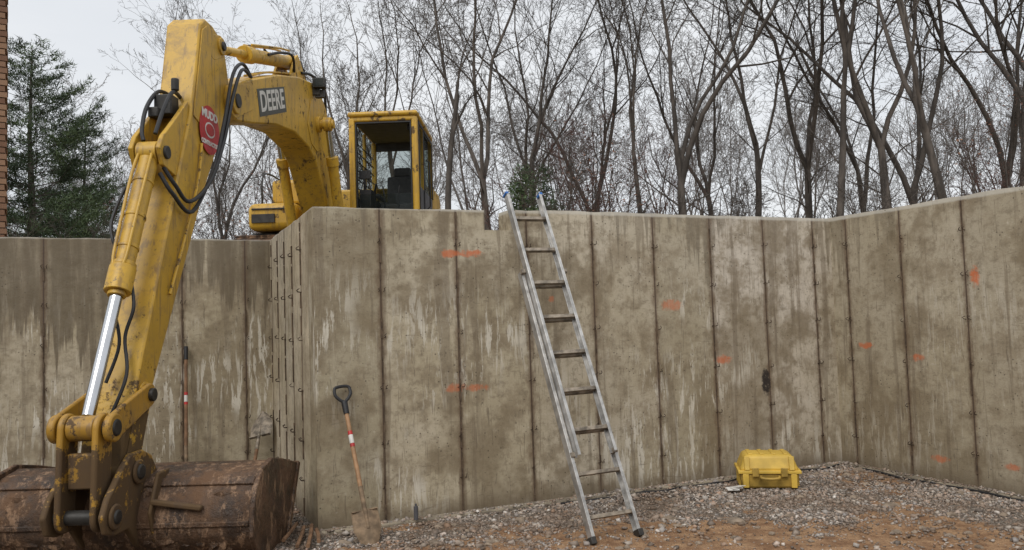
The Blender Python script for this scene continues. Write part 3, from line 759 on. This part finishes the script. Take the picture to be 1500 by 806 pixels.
shovel('shovel', W(-.10,2.36,.68), W(-.30,1.75,.03), dgrip=False, shaft=M_wood2, bladem=M_alud, face=(W(-.6,-1)-W(0,0)), bands=False)
shovel('shovel', W(-.84,2.15,-.02), W(-.82,2.46,1.36), dgrip=False, shaft=M_wood2, face=(W(0,-1)-W(0,0)), bands=True)

# ------------------------------------------------------------------ hard case
CS = empty('tool_case', (2.20,7.26,.01), R(-10))
mb = MB()
def taper(zc, z1, w0, d0, w1, d1, mi=0):
    vs = [(-w0/2,-d0/2,zc),(w0/2,-d0/2,zc),(w0/2,d0/2,zc),(-w0/2,d0/2,zc),(-w1/2,-d1/2,z1),(w1/2,-d1/2,z1),(w1/2,d1/2,z1),(-w1/2,d1/2,z1)]
    mb.add(vs, [(0,1,2,3),(4,5,6,7),(0,1,5,4),(1,2,6,5),(2,3,7,6),(3,0,4,7)], mi)
taper(.0,.135,.46,.34,.50,.38); ob = mb.build('case_base', [M_cased], CS, .022, 3)
mb = MB(); taper(.148,.285,.50,.38,.40,.29); ob = mb.build('case_lid', [M_case], CS, .03, 3)
mb = MB(); taper(.130,.158,.525,.405,.525,.405)
for x in (-.15,-.05,.05,.15): mb.box((x,0,.288), (.035,.24,.010))
for x in (-.20,.20): mb.box((x,-.185,.07), (.05,.03,.12)); mb.box((x*.93,-.172,.215), (.045,.03,.12), 0, Matrix.Rotation(R(-17),3,'X'))
for y in (-.1,.0,.1): mb.box((.243,y,.065), (.02,.03,.11)); mb.box((-.243,y,.065), (.02,.03,.11))
ob = mb.build('case_rim_and_ribs', [M_case], CS, .007, 2)
mb = MB()
for x in (-.12,.12): mb.box((x,-.208,.145), (.055,.02,.075), 0)
mb.tube([(-.075,-.20,.11),(-.07,-.235,.10),(0,-.245,.095),(.07,-.235,.10),(.075,-.20,.11)], .012, 8, 0, 3)
ob = mb.build('latches_and_handle', [M_cased], CS, .004, 2)

# ------------------------------------------------------------------ debris
mb = MB()
for i, (u0,v0,u1,v1) in enumerate([(-.22,-.42,-.10,.02),(-.16,-.50,-.05,-.02),(-.08,-.46,-.03,-.10),(-.3,-.35,-.14,.1)]):
    a_, b_ = W(u0,v0,.03+.012*i), W(u1,v1,.05+.015*(i%2)); mb.tube([a_,(a_+b_)/2+Vector((.006,0,.004)),b_], .014, 7)
mb.build('wood_stakes', [M_wood2])
mb = MB(); pts = []
for i in range(26):
    u = 1.9+i*.125; p = W(u, -.14+.02*math.sin(i*1.3), 0); pts.append((p.x,p.y,fh(p.x,p.y)+.010+.006*math.sin(i*2.1)))
mb.tube(pts, .010, 8, 0, 2); mb.build('drain_hose', [M_black])
mb = MB(); pts = []
for i in range(26):
    p = W(5.06+.01*math.sin(i), -.3-i*.14, 0); pts.append((p.x,p.y,fh(p.x,p.y)+.010))
mb.tube(pts, .010, 8, 0, 2); mb.build('drain_hose', [M_black])
mb = MB()
for k in range(3):
    mb.box((1.83+k*.03,7.02+.015*k,.035+.006*k), (.10,.07,.003), 0, Matrix.Rotation(R(20*k),3,'Z') @ Matrix.Rotation(R(12-9*k),3,'X'))
mb.build('paper_scrap', [M_white])
mb = MB(); p = W(.72,-.12,0)
mb.cyl((p.x,p.y,.03),(p.x,p.y,.13),.017,.017,12); mb.cyl((p.x,p.y,.13),(p.x,p.y,.15),.008,.008,10); mb.build('marker_can', [M_grey])
mb = MB(); mb.box((-3.52,5.02,.50), (.45,.05,.018), 0, Matrix.Rotation(R(4),3,'Y')); mb.box((-3.72,5.0,.24), (.04,.04,.50)); mb.build('wood_stake', [M_wood2], bevel=.004)
mb = MB(); rr_ = random.Random(4)
def rock(c, s):
    bmx = bmesh.new(); bmesh.ops.create_icosphere(bmx, subdivisions=2, radius=1)
    sc_ = Vector((rr_.uniform(.8,1.4), rr_.uniform(.7,1.1), rr_.uniform(.45,.7)))*s; o_ = Vector((rr_.random()*50,0,0))
    vs = [Vector((v.co.x*sc_.x, v.co.y*sc_.y, v.co.z*sc_.z))*(1+.45*noise.noise(v.co*1.3+o_)) + Vector(c) for v in bmx.verts]
    fs = [[v.index for v in f.verts] for f in bmx.faces]; bmx.free(); mb.add(vs, fs, 0)
for k in range(300):
    x = rr_.uniform(-1.6,4.2); y = rr_.uniform(5.0,8.4); u, v = invW(x, y)
    if (u > -.05 and v > -.08) or u > 5.08: continue
    rock((x, y, fh(x,y)+.004), rr_.uniform(.012,.03) if k > 30 else rr_.uniform(.03,.055))
mb.build('rocks', [simple('field_stone', (.32,.25,.185), .85, 0, .5, 14, .5)], smooth=False)

# ------------------------------------------------------------------ brick chimney at the left edge
mb = MB(); rb = random.Random(2)
for k in range(78):
    z = 2.0+k*.075; o_ = .0 if k % 2 else .018
    for i in range(2):
        for j in range(3):
            xx = (-.15+.3*i); yy = -.2+.2*j
            mb.box((xx+o_+rb.uniform(-.004,.004), yy+rb.uniform(-.003,.003), z+.0325), (.285,.19,.062), 0)
mb.box((0.005,0,4.9), (.55,.54,5.8), 1)
m, nt, b = new_mat('brick', .85); rp = nt.nodes.new('ShaderNodeNewGeometry').outputs['Random Per Island']
nt.links.new(mix(nt, rp, (.15,.075,.045), (.30,.18,.11)), b.inputs['Base Color']); bump(nt, b, nz(nt, wpos(nt), 60, 5), .5, .006)
mb.build('brick_chimney', [m, simple('mortar', (.2,.17,.14), .9)], mw=Matrix.Translation((-6.44,9.72,0)) @ Matrix.Rotation(R(31),4,'Z'), smooth=False)

# ------------------------------------------------------------------ TREES
def bare_tree(seed, H=14, r0=.15, fork=.35, stems=3, spread=18, dens=1.0, mat=M_bark, minr=.0042, curve=.075, crown=.22, maxl=5):
    rnd = random.Random(seed); VV = []; FF3 = []
    def rv(): return Vector((rnd.gauss(0,1), rnd.gauss(0,1), rnd.gauss(0,1)))
    def tube(pts, rad, n):
        b0 = len(VV); d = (pts[1]-pts[0]).normalized(); a = d.orthogonal().normalized()
        for i, p in enumerate(pts):
            dd = (pts[min(i+1,len(pts)-1)]-pts[max(i-1,0)]).normalized(); a = (a-dd*a.dot(dd)).normalized(); bb = dd.cross(a)
            for k in range(n):
                t = 2*math.pi*k/n; VV.append(p+(a*math.cos(t)+bb*math.sin(t))*rad[i])
        for i in range(len(pts)-1):
            for k in range(n):
                FF3.append((b0+i*n+k, b0+i*n+(k+1)%n, b0+(i+1)*n+(k+1)%n, b0+(i+1)*n+k))
    def path(p, d, ln, ns, wob, trop):
        pts = [p.copy()]; 
        for i in range(ns):
            d = (d+rv()*wob+Vector((0,0,trop))).normalized(); p = p+d*(ln/ns); pts.append(p.copy())
        return pts
    def at(pts, t):
        f = t*(len(pts)-1); i = min(int(f), len(pts)-2); return pts[i].lerp(pts[i+1], f-i), (pts[i+1]-pts[i]).normalized()
    NS = {1:12,2:7,3:4,4:3,5:2}; NC = {1:14,2:8,3:5,4:3}; SD = {0:8,1:6,2:4,3:3,4:3,5:3}
    def grow(p, d, ln, r, lvl):
        pts = path(p, d, ln, NS[lvl], curve*(1+.45*lvl), .045 if lvl < 4 else .02)
        m_ = len(pts)-1; rad = [max(minr, r*(1-.85*(i/m_)**.85)) for i in range(m_+1)]
        tube(pts, rad, SD[lvl])
        if lvl >= maxl: return
        n = max(1, int(NC[lvl]*dens*rnd.uniform(.75,1.25)))
        for i in range(n):
            lo = crown if lvl == 1 else .15
            t = lo+(1-lo)*(i+rnd.random())/n; q, dd = at(pts, min(t,.98))
            ax = dd.cross(rv()).normalized(); ang = R(rnd.uniform(24,55) if lvl > 1 else rnd.uniform(22,50))
            cd = Quaternion(ax, ang) @ dd
            rr = r*(1-.85*t**.85)
            grow(q, cd, ln*rnd.uniform(.30,.52)*(1.15-.55*t), max(minr, rr*rnd.uniform(.38,.64)), lvl+1)
    tl = H*fork; d0 = (Vector((0,0,1))+rv()*.05).normalized()
    pts = path(Vector((0,0,-.3)), d0, tl, 8, curve*.35, .03); tube(pts, [r0*(1.15-.45*i/8) if i else r0*1.4 for i in range(9)], 9)
    for i in range(int(4*dens)):
        q, dd = at(pts, rnd.uniform(.45,.98)); cd = Quaternion(dd.cross(rv()).normalized(), R(rnd.uniform(35,70))) @ dd
        grow(q, cd, H*rnd.uniform(.10,.2), r0*.22, 3)
    q, dd = at(pts, .999); az = rnd.uniform(0,6.28)
    for s in range(stems):
        a2 = az+2*math.pi*s/stems+rnd.uniform(-.4,.4); sp_ = R(rnd.uniform(.3,1.2)*spread)
        cd = (dd+Vector((math.cos(a2),math.sin(a2),0))*math.tan(sp_)).normalized()
        grow(q-dd*rnd.uniform(0,tl*.25) if s else q, cd, (H-tl)*rnd.uniform(.8,1.05), r0*rnd.uniform(.5,.72), 1)
    return np_mesh('bare_tree_mesh_%d' % seed, np.array([tuple(v) for v in VV]), np.array(FF3), [mat], True)
TM = [bare_tree(11,14.5,.125,.26,3,19), bare_tree(12,13.5,.105,.34,3,14), bare_tree(13,15,.135,.22,3,22), bare_tree(14,12.5,.09,.40,2,12,.9),
      bare_tree(15,14,.115,.20,3,18,1.0), bare_tree(16,11.5,.08,.38,3,15,.9)]
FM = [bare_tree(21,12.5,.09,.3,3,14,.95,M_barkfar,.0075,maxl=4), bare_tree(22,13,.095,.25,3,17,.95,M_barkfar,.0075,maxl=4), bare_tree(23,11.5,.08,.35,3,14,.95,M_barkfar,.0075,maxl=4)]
RM_ = bare_tree(51,6.0,.05,.2,3,20,.85,M_barkred,.005,.09,.15,maxl=4)
DEAD = bare_tree(31,9,.10,.75,2,8,.45,M_bark,.008,.12)
BUSH = bare_tree(41,3.2,.02,.1,4,30,.8,M_barkred,.0045,.10,.1,maxl=4)
BUSHG = bare_tree(42,3.0,.02,.1,4,30,.75,M_bark,.004,.10,.1,maxl=4)
def px(pxx, depth): return (pxx-750)/1187*depth
def gz(x, y): return gh(Vector((x,y,0)))
rt = random.Random(99)
near = [(345,21,2,.60),(255,26,3,.8),(455,27,4,.78),(515,26,3,.85),(585,24,5,.95),(725,19,0,.82),(760,25,4,.82),(800,22,1,.9),(880,24,4,.86),
        (945,21,5,.95),(1005,18.5,2,.82),(1060,25,0,.82),(1100,21,1,.92),(1185,22,0,.9),(1228,18,3,1.0),(1270,23,4,.88),(1305,18.5,0,.88),
        (1352,19,4,.88),(1405,16.5,1,.95),(1450,21,2,.86),(1500,24,5,1.05),(1560,19,2,.95),(1660,21,1,1.0),(-120,24,1,.7),(1790,20,0,1)]
for i, (p_, d_, k, s) in enumerate(near):
    x = px(p_, d_)
    link('bare_tree', TM[k], None, (x, d_, gz(x,d_)-.1), (R(rt.uniform(-4,4)), R(rt.uniform(-3,8) if p_ > 850 else rt.uniform(-3,3)), rt.uniform(0,6.28)), s*rt.uniform(.95,1.1))
x = px(655,18); link('dead_tree', DEAD, None, (x,18,gz(x,18)-.1), (0,R(2),1.0), .78)
for p_, d_ in ((850,20),(905,19.5),(985,22),(1475,19),(385,26)):
    x = px(p_, d_); link('red_twig_sapling', RM_, None, (x,d_,gz(x,d_)-.1), (0,R(rt.uniform(-4,6)),rt.uniform(0,6)), rt.uniform(.65,.9))
DT = empty('distant_trees')
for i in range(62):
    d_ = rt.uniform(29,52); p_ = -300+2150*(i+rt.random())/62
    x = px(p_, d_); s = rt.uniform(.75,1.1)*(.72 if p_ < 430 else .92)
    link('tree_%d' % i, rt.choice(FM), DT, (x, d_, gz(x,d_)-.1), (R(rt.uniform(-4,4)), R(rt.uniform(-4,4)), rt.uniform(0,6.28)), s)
UB = empty('underbrush')
for i in range(70):
    d_ = rt.uniform(15,25); p_ = rt.uniform(180,1700) if i > 8 else rt.uniform(-200,350)
    if p_ < 720 and d_ < 18: d_ += 6
    x = px(p_, d_); red = (rt.random() < .5) if 780 < p_ < 1050 else rt.random() < .15
    link('brush_%d' % i, BUSH if red else BUSHG, UB, (x, d_, gz(x,d_)-.05), (0,0,rt.uniform(0,6.28)), rt.uniform(.55,1.0)*(1.2 if 780 < p_ < 1050 else 1))

def tufts(points, nper, ln, wd, rnd, up=.35):
    V_, F_ = [], []
    for (p, d) in points:
        for k in range(nper):
            a = Vector((rnd.gauss(0,1), rnd.gauss(0,1), rnd.gauss(0,.8))).normalized()
            a = (a+d*.7+Vector((0,0,up))).normalized(); s = a.orthogonal().normalized(); s = Quaternion(a, rnd.uniform(0,6.28)) @ s
            l_ = ln*rnd.uniform(.6,1.2); q = p+Vector((rnd.gauss(0,.05),rnd.gauss(0,.05),rnd.gauss(0,.04))); b0 = len(V_)
            V_ += [q-s*wd, q+s*wd, q+a*l_]; F_.append((b0,b0+1,b0+2))
    return np.array([tuple(v) for v in V_]), np.array(F_)
def pine(name, seed, H, Rr, loc, nb=150, step=.16, ln=.19, lo=.12, nper=9):
    rnd = random.Random(seed); E = empty(name, loc, rnd.uniform(0,6)); mb = MB(); pts = []
    mb.tube([(0,0,-.3),(.05,0,H*.3),(-.04,.05,H*.65),(0,0,H)], [.2*H/10,.15*H/10,.08*H/10,.015], 9)
    for i in range(nb):
        t = lo+(1-lo)*(i+rnd.random())/nb; z = H*t; az = i*2.399+rnd.uniform(-.4,.4)
        Ln = Rr*(1-t)**.6*rnd.uniform(.4,1.2)+.2
        d = Vector((math.cos(az), math.sin(az), rnd.uniform(-.05,.3)+.35*t)); p = Vector((0,0,z)); bp = [p.copy()]
        n = max(2, int(Ln/step))
        for k in range(n):
            d = (d+Vector((rnd.gauss(0,.06),rnd.gauss(0,.06),rnd.gauss(0,.05)+.02))).normalized(); p = p+d*step; bp.append(p.copy())
            if k > n*.3:
                pts.append((p.copy(), d))
                for s in (-1,1):
                    sl = Ln*.34*(1-abs(k/n-.45))*rnd.uniform(.3,1); sd_ = (d+Vector((-d.y,d.x,0))*s*1.1).normalized(); m_ = max(1,int(sl/step))
                    for j in range(m_): pts.append((p+sd_*step*(j+1)+Vector((0,0,rnd.gauss(0,.04))), sd_))
        mb.tube(bp, [max(.008,.035*(1-t)*(1-k/len(bp))) for k in range(len(bp))], 5)
    ob = mb.build('trunk_and_limbs', [M_bark], E)
    v, f = tufts(pts, nper, ln, .013, rnd); link('needles', np_mesh('needles', v, f, [M_needle]), E)
x = px(45,25); pine('pine_tree', 3, 8.2, 3.7, (x,25,gz(x,25)-.1), 135)
x = px(-130,23); pine('pine_tree', 5, 8.0, 3.2, (x,23,gz(x,23)-.1), 90)
x = px(125,31); pine('pine_tree', 8, 7.0, 3.0, (x,31,gz(x,31)), 90)
x = px(785,16.5); pine('cedar_bush', 9, 2.5, .62, (x,16.5,gz(x,16.5)), 90, .11, .12, .05)
def leafcloud(name, pts, nper, sz):
    V_, F_ = [], []; rnd = random.Random(len(name)*7+nper)
    for (c, r) in pts:
        for k in range(nper):
            q = Vector(c)+Vector((rnd.gauss(0,r),rnd.gauss(0,r),rnd.gauss(0,r*1.1))); a = Vector((rnd.gauss(0,1),rnd.gauss(0,1),rnd.gauss(0,1))).normalized(); b_ = a.orthogonal().normalized()
            s = sz*rnd.uniform(.6,1.2); b0 = len(V_); V_ += [q-a*s, q+b_*s*.6, q+a*s, q-b_*s*.6]; F_.append((b0,b0+1,b0+2,b0+3))
    return np.array([tuple(v) for v in V_]), np.array(F_)
for nm, cs in (('leafy_sapling', [(885,19,4.6),(860,19,3.9),(915,19,4.1),(900,19,5.5),(870,19.2,5.0)]), ('leafy_sapling', [(330,21,4.2),(375,21,3.7),(400,21,5.0),(310,21,3.4)]), ('leafy_sapling', [(1490,17,5.6),(1460,17.2,5.0),(1500,17,6.4)])):
    E = empty(nm, (px(cs[0][0],cs[0][1]), cs[0][1], 2.1)); E2 = Vector(E.location)
    pts = [(Vector((px(a_,b_),b_,c_))-E2, .5) for a_,b_,c_ in cs]
    v, f = leafcloud(nm+str(cs[0][0]), pts, 95, .036); link('leaves', np_mesh('leaves', v, f, [M_brownleaf]), E)
    link('sapling_branches', TM[5], E, (0,0,-.1), (0,0,1), .42)
pts = []
rg = random.Random(3)
for k in range(420):
    p = W(rg.uniform(-6.5,.0), rg.uniform(3.2,6.5)); pts.append((Vector((p.x,p.y,gz(p.x,p.y))), Vector((0,0,1))))
for k in range(260):
    p = W(rg.uniform(.6,5.0), rg.uniform(.9,2.2)); pts.append((Vector((p.x,p.y,gz(p.x,p.y)-.03)), Vector((0,0,1))))
v, f = tufts(pts, 9, .22, .006, rg, 1.4); link('dry_weeds', np_mesh('dry_weeds', v, f, [M_grass]))

# ------------------------------------------------------------------ world, sun, camera
w = bpy.data.worlds.new('World'); scene.world = w; w.use_nodes = True; nt = w.node_tree
for n_ in list(nt.nodes): nt.nodes.remove(n_)
out = nt.nodes.new('ShaderNodeOutputWorld'); bg1 = nt.nodes.new('ShaderNodeBackground'); bg2 = nt.nodes.new('ShaderNodeBackground'); ad = nt.nodes.new('ShaderNodeAddShader')
sky = nt.nodes.new('ShaderNodeTexSky'); sky.sky_type = 'NISHITA'; sky.sun_disc = False
SE, SR = R(48), R(200)
sky.sun_elevation = SE; sky.sun_rotation = SR; sky.dust_density = 4
nt.links.new(sky.outputs[0], bg1.inputs[0]); bg1.inputs[1].default_value = .010
g = nt.nodes.new('ShaderNodeTexCoord').outputs['Generated']
cl = mix(nt, mr(nt, nz(nt, mapping(nt, g, (1,1,2.5)), 2.2, 5, .5), .3, .7), (.72,.75,.79), (.85,.865,.88))
zz = sep(nt, g)[2]
cl = mix(nt, mr(nt, zz, .0, .9, 0, .35), cl, (1.0,1.0,1.0))
nt.links.new(cl, bg2.inputs[0]); bg2.inputs[1].default_value = 1.0
nt.links.new(bg1.outputs[0], ad.inputs[0]); nt.links.new(bg2.outputs[0], ad.inputs[1]); nt.links.new(ad.outputs[0], out.inputs[0])
sl = bpy.data.lights.new('sun', 'SUN'); sl.energy = 1.5; sl.angle = R(35); sl.color = (1,.97,.92)
so = bpy.data.objects.new('sun', sl); scene.collection.objects.link(so)
sdv = Vector((math.sin(SR)*math.cos(SE), math.cos(SR)*math.cos(SE), math.sin(SE)))
so.rotation_euler = sdv.to_track_quat('Z', 'Y').to_euler()
cd = bpy.data.cameras.new('camera'); cam = bpy.data.objects.new('camera', cd); scene.collection.objects.link(cam)
cd.sensor_width = 36; cd.lens = 36*1187/1500; cd.clip_end = 2000; cd.clip_start = .05
cam.matrix_world = Matrix.Translation((0,0,1.53)) @ Matrix.Rotation(R(90+3.2),4,'X') @ Matrix.Rotation(R(-1.8),4,'Z')
scene.camera = cam
scene.view_settings.view_transform = 'Standard'; scene.view_settings.look = 'None'; scene.view_settings.exposure = 0; scene.view_settings.gamma = 1
